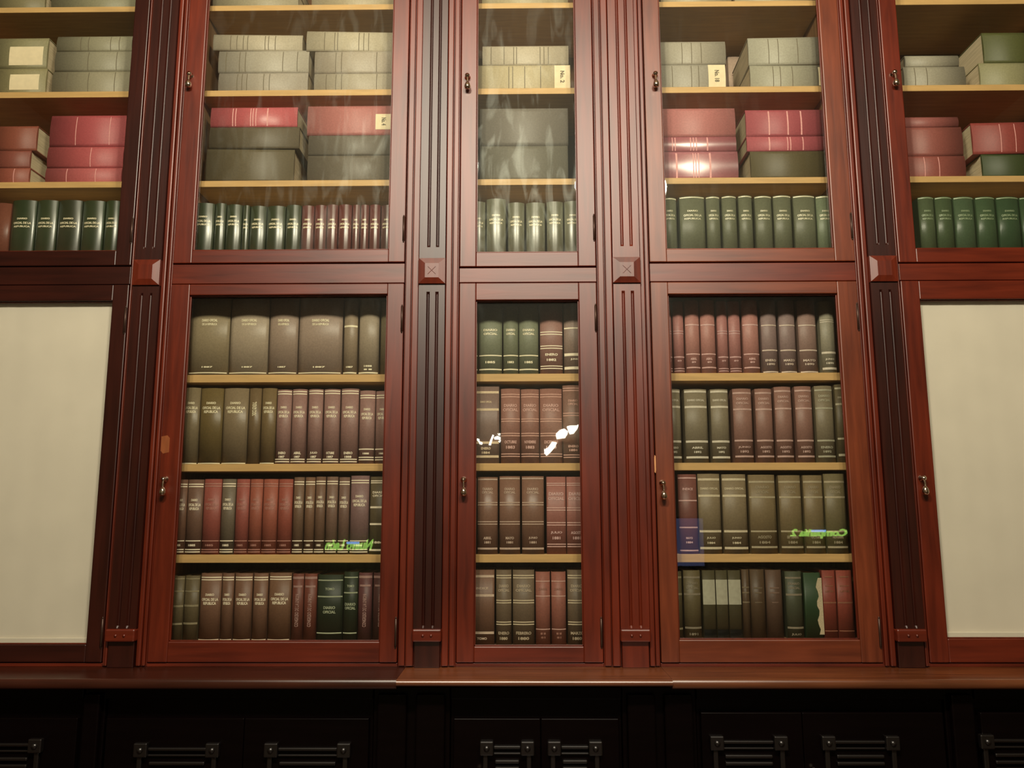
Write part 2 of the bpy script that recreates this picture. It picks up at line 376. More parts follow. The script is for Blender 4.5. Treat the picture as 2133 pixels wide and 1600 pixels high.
for i, (a, c, lab) in enumerate(PIL):
    x0, x1 = PX[i]
    root = empty('pilaster', ((a+c)/2, 0, CTZ)); off = -root.location
    if i == 0: lab = 'fluted mahogany pilaster between the far left and left bookcases'
    tag(root, lab, 'pilaster', 'fluted pilasters of the library wall')
    b = MB(); b.box(a+.001, c-.001, .008, .05, CTZ, ZTOP+.06, .001)
    # mouldings on both sides of the shaft
    if x0-a > .012:
        b.box(a+.004, a+(x0-a)*.45, -.004, .02, CTZ+.004, ZTOP, .003); b.box(a+(x0-a)*.52, x0-.001, -.010, .02, CTZ+.004, ZTOP, .004)
    if c-x1 > .012:
        b.box(x1+.001, x1+(c-x1)*.48, -.010, .02, CTZ+.004, ZTOP, .004); b.box(x1+(c-x1)*.55, c-.004, -.004, .02, CTZ+.004, ZTOP, .003)
    o = b.build('backing_post', MW, root); o.location = off
    b = MB(); fluted(b, x0, x1, -.020, .01, ZB1+.0005, ZTOP, ZB1+.045, ZTOP-.05)
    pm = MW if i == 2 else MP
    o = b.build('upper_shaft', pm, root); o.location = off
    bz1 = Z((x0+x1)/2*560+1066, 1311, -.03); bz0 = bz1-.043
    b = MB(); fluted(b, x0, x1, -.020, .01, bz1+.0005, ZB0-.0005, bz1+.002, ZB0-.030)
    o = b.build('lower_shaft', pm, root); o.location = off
    # faceted block: truncated pyramid with an incised saltire
    b = MB(); w = (x1-x0); k = w*.24; kz = (ZB1-ZB0)*.22
    o4 = [(x0-.001, ZB0), (x1+.001, ZB0), (x1+.001, ZB1), (x0-.001, ZB1)]; i4 = [(x0+k, ZB0+kz), (x1-k, ZB0+kz), (x1-k, ZB1-kz), (x0+k, ZB1-kz)]
    vv = [(p[0], .01, p[1]) for p in o4]+[(p[0], -.027, p[1]) for p in o4]+[(p[0], -.034, p[1]) for p in i4]
    b.add(vv, [(0, 1, 5, 4), (1, 2, 6, 5), (2, 3, 7, 6), (3, 0, 4, 7), (4, 5, 9, 8), (5, 6, 10, 9), (6, 7, 11, 10), (7, 4, 8, 11), (8, 9, 10, 11)])
    o = b.build('faceted_block', MW, root); o.location = off
    if i in (1, 2):
        b = MB(); cx, cz = (x0+x1)/2, (ZB0+ZB1)/2; r = w*.15
        for s in (1, -1): b.tube([(cx-r, -.0342, cz-s*r), (cx+r, -.0342, cz+s*r)], .0011, 5)
        q = b.build('carved_cross', MH, o)
    b = MB(); b.box(x0-.002, x1+.002, -.034, .01, bz0, bz1, .005)
    for s in (.36, .66):
        xx = x0+(x1-x0)*s; b.lathe((xx, -.033, (bz0+bz1)/2), (0, -1, 0), [(.0001, 0), (.006, 0), (.004, .004), (.0001, .005)], 10)
    o = b.build('foot_block', MH, root); o.location = off
    b = MB(); b.box(x0+.004, x1-.004, -.016, .01, CTZ, bz0-.0005, .002)
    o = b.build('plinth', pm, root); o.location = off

# ------------------------------------------------------------------ counter
CF = -.215
cxl, cxr = X(826, 1413, CF), X(1400, 1408, CF)
def counter(x0, x1, yf, th, lab, m=None):
    n = 18; prof = [(.034, CTZ-.0005), (.034, CTZ-th)]
    prof += [(yf+.012, CTZ-th)]
    for k in range(n+1):
        a = -math.pi/2-math.pi*k/n
        prof.append((yf+.012+.012*math.cos(a), CTZ-.0005-th/2+th/2*math.sin(a)))
    b = MB(); b.prism(prof, 'x', x0, x1, 0, False)
    o = b.build('countertop', m or MC2); tag(o, lab, 'countertop', 'countertop sections below the bookcases'); return o
counter(-2.6, cxl-.0008, CF, .034, 'left section of the narrow dark mahogany countertop under the left bookcases')
counter(cxl, cxr, CF-.012, .022, 'middle section of mahogany countertop with worn shiny orange front edge', MC)
counter(cxr+.0008, 2.4, CF, .032, 'right section of the mahogany countertop under the right bookcases', MC)

# ------------------------------------------------------------------ base cabinets (dark)
BY = -.150
def panel_frame(door, x0, x1, z1, z0, y, blk=.045):
    """carved panel: four corner blocks with bosses joined by bars"""
    for cx in (x0, x1-blk):
        for cz in (z1-blk, z0):
            b = MB(); b.box(cx, cx+blk, y-.020, y, cz, cz+blk, .004)
            b.lathe((cx+blk/2, y-.020, cz+blk/2), (0, -1, 0), [(.0001, 0), (.010, 0), (.009, .003), (.005, .006), (.0001, .007)], 14)
            b.build('corner_block', MDG, door)
    b = MB()
    for zz in (z1-.016, z0+.006): b.box(x0+blk, x1-blk, y-.012, y, zz-.010, zz, .003)
    for zz in (z1-.038, z0+.028): b.box(x0+blk, x1-blk, y-.008, y, zz-.006, zz, .002)
    for xx in (x0+.010, x1-.026): b.box(xx, xx+.016, y-.012, y, z0+blk, z1-blk, .003)
    zz = z1-.060
    while zz > z0+.06: b.box(x0+blk+.004, x1-blk-.004, y-.010, y, zz-.012, zz, .004); zz -= .022
    b.build('panel_moulding', MDG, door)
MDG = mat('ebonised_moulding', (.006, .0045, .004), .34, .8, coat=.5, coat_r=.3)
BC = [('far left', -2.39, -1.475, [(-2.30, -1.98), (X(-60, 1555, BY), X(92, 1555, BY))], 'dark base cabinet at far left below the cream-lined door'),
      ('left', -1.40, -.50, [(X(283, 1555, BY), X(460, 1555, BY)), (X(553, 1553, BY), X(732, 1553, BY))], 'dark base cabinet below the wide left bookcase'),
      ('middle', -.24, .33, [(X(1000, 1550, BY), X(1113, 1550, BY)), (X(1140, 1546, BY), X(1254, 1546, BY))], 'dark base cabinet below the narrow middle bookcase'),
      ('right', .58, 1.40, [(X(1477, 1537, BY), X(1638, 1537, BY)), (X(1708, 1535, BY), X(1869, 1535, BY))], 'dark base cabinet below the wide right bookcase'),
      ('far right', 1.50, 2.30, [(X(2036, 1535, BY), X(2195, 1535, BY))], 'dark base cabinet at far right below the cream-lined door')]
PT = {'far left': 1540, 'left': 1549, 'middle': 1545, 'right': 1534, 'far right': 1531}
for n, x0, x1, panels, lab in BC:
    root = empty('base_cabinet', ((x0+x1)/2, BY+.1, 0)); off = -root.location
    tag(root, lab, 'cabinet', 'dark base cabinets under the countertop')
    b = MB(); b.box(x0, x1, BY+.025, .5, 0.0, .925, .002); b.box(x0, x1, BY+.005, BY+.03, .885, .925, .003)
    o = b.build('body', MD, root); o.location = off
    dt = Z(1066, 1497 if n in ('middle', 'left', 'far left') else 1484, BY)
    xs = [x0+.01]+[(panels[k][1]+panels[k+1][0])/2 for k in range(len(panels)-1)]+[x1-.01]
    for k, (a, c) in enumerate(panels):
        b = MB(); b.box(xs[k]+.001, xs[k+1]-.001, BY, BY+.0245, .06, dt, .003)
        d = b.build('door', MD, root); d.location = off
        zt = Z((a+c)/2*570+1066, PT[n], BY-.02)
        panel_frame(d, a, c, zt, .14, BY)
        kx = {('middle', 0): (X(998, 1598, BY), Z(998, 1598, BY)), ('right', 1): (X(1693, 1596, BY), Z(1693, 1596, BY))}.get((n, k))
        if kx:
            kx = (min(max(kx[0], xs[k]+.006), xs[k+1]-.006), kx[1])
            b = MB(); b.lathe((kx[0], BY, kx[1]-.006), (0, -1, 0), [(.0001, 0), (.005, 0), (.0035, .004), (.0035, .010), (.006, .014), (.005, .019), (.0001, .020)], 12)
            q = b.build('knob', BRASS, d); q['label'] = 'tiny brass knob'
for (a, c, lab) in ((-1.473, -1.402, 'dark base pilaster between the far left and left base cabinets'), (-.498, -.242, 'wide dark base pilaster between the left and middle base cabinets'),
                    (.332, .578, 'wide dark base pilaster between the middle and right base cabinets'), (1.402, 1.498, 'dark base pilaster between the right and far right base cabinets')):
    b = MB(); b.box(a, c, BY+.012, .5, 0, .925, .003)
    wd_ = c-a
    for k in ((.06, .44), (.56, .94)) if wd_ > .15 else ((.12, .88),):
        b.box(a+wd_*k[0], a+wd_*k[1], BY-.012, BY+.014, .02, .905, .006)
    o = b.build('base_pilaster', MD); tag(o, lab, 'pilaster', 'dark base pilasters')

# ------------------------------------------------------------------ books
_tc = {}
def text_geo(s):
    if s in _tc: return _tc[s]
    cu = bpy.data.curves.new('t', 'FONT'); cu.body = s; cu.size = 1.0; cu.resolution_u = 2; cu.align_x = 'CENTER'; cu.offset = .035
    ob = bpy.data.objects.new('t', cu); col.objects.link(ob)
    dg = bpy.context.evaluated_depsgraph_get(); me = ob.evaluated_get(dg).to_mesh()
    v = [tuple(p.co) for p in me.vertices]; f = [list(p.vertices) for p in me.polygons]
    x0 = min(p[0] for p in v); x1 = max(p[0] for p in v); y0 = min(p[1] for p in v); y1 = max(p[1] for p in v)
    v = [((p[0]-(x0+x1)/2)/(x1-x0), (p[1]-(y0+y1)/2)/(y1-y0)) for p in v]
    ob.evaluated_get(dg).to_mesh_clear(); col.objects.unlink(ob); bpy.data.objects.remove(ob); bpy.data.curves.remove(cu)
    _tc[s] = (v, f); return _tc[s]

_mc = {}
def cloth(hexs, rough=.5, k=1.0):
    key = (hexs, rough, k)
    if key not in _mc:
        g = rough < .32
        _mc[key] = mat('glazed_book_cloth' if g else 'book_cloth', obs(hexs, k), rough+.12 if g else rough, 1.0 if g else .45, noise=.10, nscale=160, bump=.03 if g else .12, coat=0)
        if g:      # glazed buckram: fine horizontal ribs stretch the highlight up the spine
            nt = _mc[key].node_tree; pb = nt.nodes['Principled BSDF']; tg = nt.nodes.new('ShaderNodeTangent')
            tg.direction_type = 'RADIAL'; tg.axis = 'Z'; nt.links.new(tg.outputs[0], pb.inputs['Tangent'])
            pb.inputs['Anisotropic'].default_value = .85; pb.inputs['Anisotropic Rotation'].default_value = .25
            pb.inputs['IOR'].default_value = 2.2
    return _mc[key]

def make_book(w, h, d, cm, x, y, z, bands=(), texts=(), bulge=None, flat=False, yaw=0.0, bandm=None, printm=None, label_plates=(), lean=0.0):
    """upright: w = thickness along x, base centre at (x, y, z); flat: spine facing the room, h along x"""
    root = empty('book')
    bu = min(.012, .16*w+.003) if bulge is None else bulge
    n = 10; t = .0028
    def arc(u): return bu*(1-(2*u)**2)      # u in -.5..+.5
    out = [(-w/2, d), (-w/2, 0)]+[(w*(k/n-.5), -arc(k/n-.5)) for k in range(1, n)]+[(w/2, 0), (w/2, d)]
    inn = [(-w/2+t, d), (-w/2+t, .004)]+[((w-2*t)*(k/n-.5), .004) for k in range(1, n)]+[(w/2-t, .004), (w/2-t, d)]
    N = len(out); b = MB()
    vs_ = []
    for (zz) in (0.0, h):
        vs_ += [(p[0], p[1], zz) for p in out]+[(p[0], p[1], zz) for p in inn]
    fo, fsm, fi = [], [], []
    for k in range(N-1):
        q = (k, k+1, 2*N+k+1, 2*N+k)
        (fsm if 1 <= k <= N-3 else fo).append(q)
        fi.append((N+k, N+k+1, 3*N+k+1, 3*N+k))
        fo.append((k, k+1, N+k+1, N+k)); fo.append((2*N+k, 2*N+k+1, 3*N+k+1, 3*N+k))
    fo += [(0, N, 3*N, 2*N), (N-1, 2*N-1, 4*N-1, 3*N-1)]
    b0 = len(b.v); b.v += vs_
    for fs, sm in ((fo, False), (fsm, True), (fi, False)):
        for f in fs: b.f.append([b0+i for i in f]); b.m.append(0); b.s.append(sm)
    # printed bands follow the round of the spine
    for bd in bands:
        zc, bh = min(max(bd[0], bd[1]/2+.0008), h-bd[1]/2-.0008), bd[1]; e = .0007; mw = .97 if len(bd) < 3 else bd[2]
        pts = [(w*mw*(k/n-.5), -arc(mw*(k/n-.5))-e) for k in range(n+1)]
        b.add([(p[0], p[1], zc-bh/2) for p in pts]+[(p[0], p[1], zc+bh/2) for p in pts], [(k, k+1, n+2+k, n+1+k) for k in range(n)], 1, True)
    cov = b.build('cover', [cm, bandm or GILT], root)
    # leaves
    b = MB(); m = .003
    b.box(-w/2+t+.0002, w/2-t-.0002, .005, d-.005, m, h-m, 0)
    b.build('page_block', PAGES, root)
    if texts:
        b = MB()
        for (zc, th, fw, s, *rot) in texts:
            v, f = text_geo(s); tw = w*fw
            if rot:      # reads along the spine
                th = min(th, w*.6)
                vv = [(-p[1]*th, 0, zc+p[0]*rot[0]) for p in v]
            else: vv = [(p[0]*tw, 0, zc+p[1]*th) for p in v]
            vv = [(p[0], -arc(p[0]/w)-.0009, p[2]) for p in vv]
            b.add(vv, f)
        b.build('title_lettering', printm or bandm or GILT, root, fix=False)
    for (u0, u1, z0, z1, pm, txt) in label_plates:
        z0 = max(z0, .001); z1 = min(z1, h-.001)
        pts = [(w*(u0+(u1-u0)*k/8), 0) for k in range(9)]; pts = [(p[0], -arc(p[0]/w)-.0010) for p in pts]
        b = MB(); 
        b.add([(p[0], p[1], z0) for p in pts]+[(p[0], p[1], z1) for p in pts], [(k, k+1, 10+k, 9+k) for k in range(8)], 0, True)
        if txt:
            v, f = text_geo(txt); 
            if flat: vv = [(w*(u0+u1)/2+p[0]*w*(u1-u0)*.5, 0, (z0+z1)/2+p[1]*(z1-z0)*.28) for p in v]
            else: vv = [(w*(u0+u1)/2+p[0]*w*(u1-u0)*.7, 0, (z0+z1)/2+p[1]*.008) for p in v]
            b.add([(p[0], -arc(p[0]/w)-.0016, p[2]) for p in vv], f, 1)
        q = b.build('paper_label', [pm, DARKP], root, fix=False); q['label'] = 'paper label stuck on the spine'
    if flat:
        root.rotation_euler = (0, math.pi/2, yaw); root.location = (x, y, z)
    else:
        root.rotation_euler = (0, lean, 0); root.location = (x, y, z)
    return root

ORD = ['leftmost', 'second', 'third', 'fourth', 'fifth', 'sixth', 'seventh', 'eighth', 'ninth', 'tenth', 'eleventh', 'twelfth', 'thirteenth', 'fourteenth', 'fifteenth', 'sixteenth']
SHN = {'U': ['second shelf', 'third shelf', 'fourth shelf', 'bottom shelf'], 'L': ['top shelf', 'second shelf', 'third shelf', 'bottom shelf']}
YB = SY+.013     # spine edges; the round comes forward towards the shelf edge

def upright_row(bay, tier, shelf, zbase, py, books, shelfname, shine=.5):
    """books: (x0, x1, ytop, colour, colour word, bands, texts, opts)  pixels at the foot line py"""
    cols = [b[4] for b in books]
    for i, bk in enumerate(books):
        x0, x1, yt, hx, word, bands, texts = bk[:7]; o = bk[7] if len(bk) > 7 else {}
        xa, xb = max(X(x0, py, YB), bay_inner(bay)[0]+.001), min(X(x1, py, YB), bay_inner(bay)[1]-.001); w = max(.008, xb-xa-.0012); xc = (xa+xb)/2
        pxm = (x0+x1)/2
        h = Z(pxm, yt, YB-.004)-zbase-.0006
        above = [z-t for z, t in (SH_UP if tier == 'upper' else SH_LO) if z-t > zbase+.05]
        h = min(h, (min(above) if above else LDT)-zbase-.005)
        def zz(p): return Z(pxm, p, YB-.008)-zbase
        bd = [(zz(q[0]), q[1]*.00178)+tuple(q[2:]) for q in bands]
        tx = []
        for q in texts:
            if len(q) == 5: tx.append((zz(q[0]), q[1]*.00178, q[2], q[3], q[4]*.00178))
            else: tx.append((zz(q[0]), q[1]*.00178, q[2], q[3]))
        lp = [(a, c, zz(z0), zz(z1), pm, t) for (a, c, z0, z1, pm, t) in o.get('plates', ())]
        r = make_book(w, h, o.get('d', .22), cloth(hx, o.get('r', shine), 1.0 if tier == 'upper' else (1.5, 1.3, 1.3, 1.25)[shelf]), xc, YB+o.get('dy', 0), zbase+.0003, bd, tx, o.get('bulge'), False, 0, o.get('bm'), o.get('pm'), lp)  # lower-shelf cloth is coloured lighter, standing in for lamplight missing down there
        only = cols.count(word) == 1
        size = 'wide ' if (x1-x0) > 60 else ('thin ' if (x1-x0) < 24 else '')
        if only: pos = 'only one in that colour,'
        elif i == 0: pos = 'leftmost,'
        elif i == len(books)-1: pos = 'rightmost,'
        else: pos = ORD[i]+' from left,'
        extra = o.get('x', '')
        if extra and only: pos = ''
        lab = ' '.join((size+word+' book '+extra+(', ' if not extra.endswith(',') else ' ')+pos).split()).rstrip(',')+f', {shelfname} behind {tier} {bay} door'
        lab = lab.replace(' ,', ',').replace(',,', ',')
        while len(lab.replace(',', ' ').split()) > 16 and extra:
            lab = lab.replace(' '+extra, ''); extra = ''
        tag(r, lab, 'book', f'books on the {shelfname} behind the {tier} {bay} door')
        if o.get('torn'):
            b = MB(); pts = []
            for k in range(13):
                zt = h*(.06+.86*k/12); pts.append((w*.28+w*.16*math.sin(k*1.7)*.5, zt))
            b.add([(p[0], -.0035, p[1]) for p in pts]+[(w*.56, -.0035, p[1]) for p in pts]+[(p[0], .004, p[1]) for p in pts]+[(w*.5, .004, p[1]) for p in pts],
                  [(k, k+1, 14+k, 13+k) for k in range(12)]+[(26+k, 27+k, k+1, k) for k in range(12)]+[(13+k, 14+k, 40+k, 39+k) for k in range(12)])
            q = b.build('torn_spine_edge', PAGES, r); q['label'] = 'torn strip showing beige board'

def T3(a, b, c, y, dy=10, hs=(5, 6, 6), fw=(.42, .78, .62)):
    return [(y, hs[0], fw[0], a), (y+dy, hs[1], fw[1], b), (y+dy*1.8, hs[2], fw[2], c)]
def dbl(y, g=5, t=2.2): return [(y, t), (y+g, t)]
OF = 'OFICIAL'
# ---- colours as they look in the lamplight
OLG, OLG2, OLD = '6b5c3e', '746748', '5a4a26'
MAUVE, MAUVE2 = '7a5a46', '6c4f3e'
# left bay, lower
def bandsE(y): return dbl(y)+dbl(959, 5)
L = 'left'
zD, zE, zF = (s[0] for s in SH_LO)
tD = lambda g: [(668, 6, .40, 'DIARIO OFICIAL'), (676, 5, .38, 'DE LA REPUBLICA')][:2]+[(765, 3.5, .28, '1887')]
upright_row(L, 'lower', 0, zD, 780, [
 (374, 390, 640, '8a7a58', 'pale', [(672, 3)], []),
 (392, 474, 622, '746646', 'olive grey', [(777, 2.2)], tD(0)),
 (476, 556, 624, '847558', 'olive grey', [(777, 2.2)], tD(0)),
 (558, 618, 622, '7a6850', 'olive grey', [(777, 2.2)], tD(0)),
 (620, 711, 620, '7c6a52', 'olive grey', [(777, 2.2)], tD(0)),
 (714, 743, 626, '746448', 'olive grey', [(680, 4), (777, 3)], [(765, 4, .5, '1887')]),
 (746, 788, 624, '7c6e52', 'olive grey', [(777, 3)], [(763, 4, .4, '1888'), (770, 3, .4, 'II')]),
 (791, 826, 628, '5c5034', 'dark olive', [], [])], 'top shelf', .42)
t1 = lambda: T3('DIARIO', 'OFICIAL DE LA', 'REPUBLICA', 840)
def mv_bk(x0, x1, yt, y1, m, yr, low=False):
    bd = dbl(y1)+(dbl(957, 5) if not low else [(936, 2.4)]+dbl(953, 5))
    return (x0, x1, yt, '7a5b4a', 'mauve brown', bd, T3('DIARIO', 'OFICIAL DE LA', 'REPUBLICA', 849 if not low else 853)+([(944, 5.5, .5, m), (952, 5, .4, yr)] if not low else [(945, 4, .4, yr)]), {'bm': CREAMP})
upright_row(L, 'lower', 1, zE, 969, [
 (376, 410, 808, '66583a', 'olive green', [(967, 2)], t1(), {'r': .4}),
 (411, 459, 809, '5a4a26', 'olive green', [(967, 2)], t1(), {'r': .4}),
 (460, 512, 809, '6c5c3e', 'olive green', [(967, 2)], t1(), {'r': .4}),
 (513, 539, 809, '5e4c2e', 'olive green', [], [(852, 9, .5, 'INDICE GENERAL', 30)], {'r': .4, 'x': 'titled along its spine'}),
 (540, 571, 809, '62502f', 'olive green', [(967, 2)], t1(), {'r': .4}),
 mv_bk(572, 603, 812, 816, 'ENERO', '1887'), mv_bk(604, 635, 811, 816, 'ABRIL', '1887'), mv_bk(638, 669, 811, 815, 'JULIO', '1887'),
 mv_bk(671, 705, 811, 815, 'OCTUBRE', '1887'), mv_bk(707, 744, 810, 815, 'ENERO', '1888'),
 mv_bk(746, 779, 814, 824, '', '1888', True), mv_bk(780, 812, 815, 824, '', '1889', True)], 'second shelf')
def rowF(x0, x1, yt, hx, word, m='1885', k=0):
    return (x0, x1, yt, hx, word, dbl(yt+10-k)+[(1127, 2)]+dbl(1145, 5), T3('DIARIO', 'OFICIAL DE LA', 'REPUBLICA', yt+43-k)+[(1136, 4.5, .45, m)], {'bm': CREAMP} if word != 'brick red' else {'bm': cloth('b07a60', .5)})
upright_row(L, 'lower', 2, zF, 1157, [
 rowF(352, 383, 999, '63452f', 'brown'), rowF(384, 417, 999, '5e4430', 'brown'), rowF(418, 455, 998, '7d4030', 'brick red'), rowF(456, 485, 998, '5c503a', 'grey green'),
 rowF(486, 514, 998, '7f4232', 'brick red'), rowF(515, 542, 998, '80452f', 'brick red'), rowF(543, 574, 998, '824630', 'brick red'), rowF(575, 605, 998, '7d3f2c', 'brick red'),
 rowF(607, 629, 994, '5e4730', 'brown'), rowF(631, 652, 994, '64482f', 'brown'), rowF(653, 674, 993, '5f4630', 'brown'), rowF(676, 700, 993, '644c38', 'brown'), rowF(702, 725, 994, '604836', 'brown'),
 rowF(727, 766, 991, '6a5044', 'plum brown', '1886'),
 (768, 806, 993, '4e4228', 'dark olive', dbl(1002, 4)+[(1057, 4), (1092, 4), (1146, 4)], [(1026, 5, .7, 'DIARIO'), (1033, 5, .7, OF), (1130, 5, .6, '1886')], {'bm': CREAMP})], 'third shelf')
flL = BAYS['left']['lb']-.012; flM = BAYS['middle']['lb']-.012; flR = BAYS['right']['lb']-.012
def rg(x0, x1, yt, hx='64462f'): return (x0, x1, yt, hx, 'brown', dbl(yt+9)+[(1333, 2)], T3('DIARIO', 'OFICIAL DE LA', 'REPUBLICA', yt+45), {'bm': CREAMP})
def rv(x0, x1, yt, hx, wd_): return (x0, x1, yt, hx, wd_, [(yt+9, 5), (yt+27, 4, .8)], [(1272, 8, .5, 'CONGRESO DE LA UNION', 66)], {'bm': cloth('a5806a', .5), 'x': 'titled along its spine'})
upright_row(L, 'lower', 3, flL, 1336, [
 (328, 350, 1200, '564a2c', 'olive green', [(1303, 4)], []),
 (351, 378, 1200, '52462a', 'olive green', [(1206, 3), (1232, 3), (1263, 4), (1300, 4)], [], {'bm': cloth('8d8059', .5)}),
 (379, 410, 1199, '52462a', 'olive green', [(1206, 3), (1232, 3), (1262, 4), (1299, 4)], [], {'bm': cloth('8d8059', .5)}),
 rg(412, 456, 1194), rg(457, 482, 1194, '5f422c'), rg(484, 521, 1194), rg(523, 554, 1194), rg(556, 603, 1193, '62452c'),
 rv(605, 629, 1195, '5d3222', 'reddish brown'), rv(630, 657, 1195, '5f3120', 'reddish brown'),
 (658, 712, 1197, '1c2412', 'blackish green', [(1209, 2.4), (1243, 2.6), (1319, 2.6)], [(1227, 5, .36, 'TOMO'), (1266, 6, .46, 'DIARIO'), (1275, 6, .5, OF)], {'bm': cloth('a8ac80', .4)}),
 (713, 743, 1191, '1d2512', 'blackish green', [(1203, 2.4), (1235, 2.6), (1319, 2.6)], [(1221, 5, .5, 'TOMO'), (1259, 6, .75, 'DIARIO'), (1267, 6, .75, OF)], {'bm': cloth('a8ac80', .4)}),
 rv(744, 773, 1193, '4f2c26', 'maroon'), rv(775, 808, 1193, '46271f', 'maroon')], 'bottom shelf')
# middle bay, lower
Mi = 'middle'
g3 = lambda yr: ([(741, 2.4), (770, 2.8)], [(688, 5, .6, 'DIARIO'), (696, 5, .6, OF), (755, 5, .42, yr)])
upright_row(Mi, 'lower', 0, zD, 777, [
 (978, 995, 640, '5c5a3c', 'dark green', *g3('1885')), (997, 1046, 636, '5e6044', 'dark green', *g3('1885')), (1048, 1080, 638, '5a5c40', 'dark green', *g3('1883')), (1081, 1122, 636, '5e6044', 'dark green', *g3('1885')),
 (1125, 1173, 634, '755442', 'brown', [(692, 2), (697, 2), (721, 2), (726, 2), (763, 2), (768, 2)], [(739, 5.5, .55, 'ENERO'), (750, 5.5, .42, '1882')], {'bm': CREAMP}),
 (1175, 1220, 632, '6f5c48', 'grey brown', [(684, 3), (739, 6), (767, 6)], [(749, 4.5, .4, 'JUNIO')], {'bm': CREAMP})], 'top shelf')
def c3(x0, x1, yt, m, yr, hx='7a5440'):
    return (x0, x1, yt, hx, 'brown', dbl(822, 5, 2)+dbl(873, 5, 2)+dbl(903, 5, 2)+dbl(946, 5, 2), [(845, 6.5, .68, 'DIARIO'), (854, 6.5, .78, OF), (921, 6.5, .62, m), (932, 6.5, .46, yr)], {'bm': cloth('cfa080', .45), 'pm': cloth('d0a488', .5)})
upright_row(Mi, 'lower', 1, zE, 960, [
 (984, 1040, 805, '6a5442', 'grey brown', [(817, 5), (853, 5), (922, 5), (951, 5)], [(837, 4.5, .44, 'DIARIO OFICIAL'), (934, 5.5, .36, 'ENERO'), (943, 5, .3, '1884')], {'bm': cloth('d9bf8c', .4), 'bulge': .002}),
 c3(1043, 1084, 810, 'OCTUBRE', '1883'), c3(1085, 1124, 811, 'NOVIEMBRE', '1883'), c3(1125, 1172, 810, 'DICIEMBRE', '1883'),
 (1173, 1216, 803, '6c4e3a', 'brown', dbl(809, 5, 2)+dbl(861, 5, 2)+dbl(948, 5, 2), [(835, 5, .45, 'DIARIO'), (842, 5, .5, OF), (930, 5, .5, 'ENERO'), (938, 5, .4, '1884')], {'bm': cloth('cfa080', .45)})], 'second shelf')
def c4(x0, x1, yt, m): return (x0, x1, yt, '6a4c36', 'brown', [(yt+5, 3)]+dbl(1047, 5, 2)+dbl(1087, 5, 2)+[(1143, 4)], [(1019, 5.5, .5, 'DIARIO'), (1026, 5.5, .56, OF), (1121, 5.5, .4, m), (1130, 5, .3, '1881')], {'bm': cloth('c0a482', .4), 'r': .38})
def c5(x0, x1, m): return (x0, x1, 993, '80503e', 'reddish brown', dbl(1007, 4, 1.8)+dbl(1058, 5, 2)+dbl(1089, 5, 2)+dbl(1134, 5, 2), [(1029, 7, .76, 'DIARIO'), (1039, 7, .85, OF), (1110, 6, .6, m), (1121, 6, .4, '1881')], {'bm': cloth('d0a58a', .45), 'pm': cloth('d0a890', .5), 'bulge': .003})
upright_row(Mi, 'lower', 2, zF, 1151, [
 (978, 992, 996, '6f5f48', 'grey brown', [], []), c4(994, 1037, 994, 'ABRIL'), c4(1040, 1084, 992, 'MAYO'), c4(1087, 1134, 992, 'JUNIO'), c5(1139, 1180, 'JULIO'), c5(1181, 1224, 'AGOSTO')], 'third shelf')
def gg(x0, x1, m, hx='60522f'): return (x0, x1, 1187, '5c4c34', 'olive green', dbl(1199, 5, 2.2)+dbl(1251, 5, 2.2)+dbl(1296, 5, 2.2), [(1221, 6, .62, 'DIARIO'), (1230, 6, .74, OF), (1319, 6, .7, m), (1330, 6, .5, '1880')], {'bm': cloth('cdbb8c', .45), 'pm': cloth('b8a47c', .5)})
def rr(x0, x1): return (x0, x1, 1191, '7d4c38', 'reddish brown', [(1211, 2), (1242, 2), (1311, 2)], [(1227, 5, .6, 'DIARIO'), (1320, 4, .35, 'II'), (1328, 4, .3, '81')], {'bm': cloth('cda285', .45), 'pm': cloth('97684f', .5)})
upright_row(Mi, 'lower', 3, flM, 1345, [
 (978, 1030, 1187, '64462f', 'brown', [(1201, 5), (1241, 5), (1319, 5)], [(1226, 5, .5, 'INDICE'), (1331, 5, .4, 'TOMO')], {'bm': cloth('cdb38c', .4), 'bulge': .002}),
 gg(1033, 1066, 'ENERO'), gg(1068, 1114, 'FEBRERO'), rr(1116, 1147), rr(1149, 1180), gg(1183, 1222, 'MARZO')], 'bottom shelf')
# right bay, lower
Ri = 'right'
def d1(x0, x1): return (x0, x1, 626, '8a5e4c', 'pinkish brown', [(677, 3), (738, 2.6), (766, 2.8)], [(748, 5, .45, 'ABRIL'), (755, 4, .3, '89')], {'bm': cloth('cfa48c', .4)})
def d2(x0, x1): return (x0, x1, 628, '86594a', 'pinkish brown', dbl(690, 5, 2)+[(744, 3)]+dbl(768, 5, 2), [(752, 4, .4, '89')], {'bm': cloth('c39884', .45)})
def d3(x0, x1, m, w='plum grey', hx='6e5a4c'): return (x0, x1, 626, hx, w, [(678, 2.6), (730, 2.8), (775, 3)], [(751, 5, .68, m), (759, 4.5, .5, '1890')], {'bm': cloth('cbb592', .4)})
upright_row(Ri, 'lower', 0, zD, 776, [
 d2(1390, 1402), d2(1404, 1427), d1(1430, 1460), d1(1462, 1493), d2(1497, 1519), d2(1521, 1546), d1(1550, 1584), d3(1589, 1622, 'ENERO'), d3(1627, 1661, 'MARZO'), d3(1667, 1705, 'MAYO', 'plum grey', '725a48'),
 (1713, 1744, 628, '726b50', 'grey green', dbl(667, 4, 1.6)+[(735, 4.5), (768, 5)], [(749, 4.5, .6, 'JUNIO'), (757, 4.5, .5, '1890')], {'bm': cloth('cdbf98', .4)})], 'top shelf')
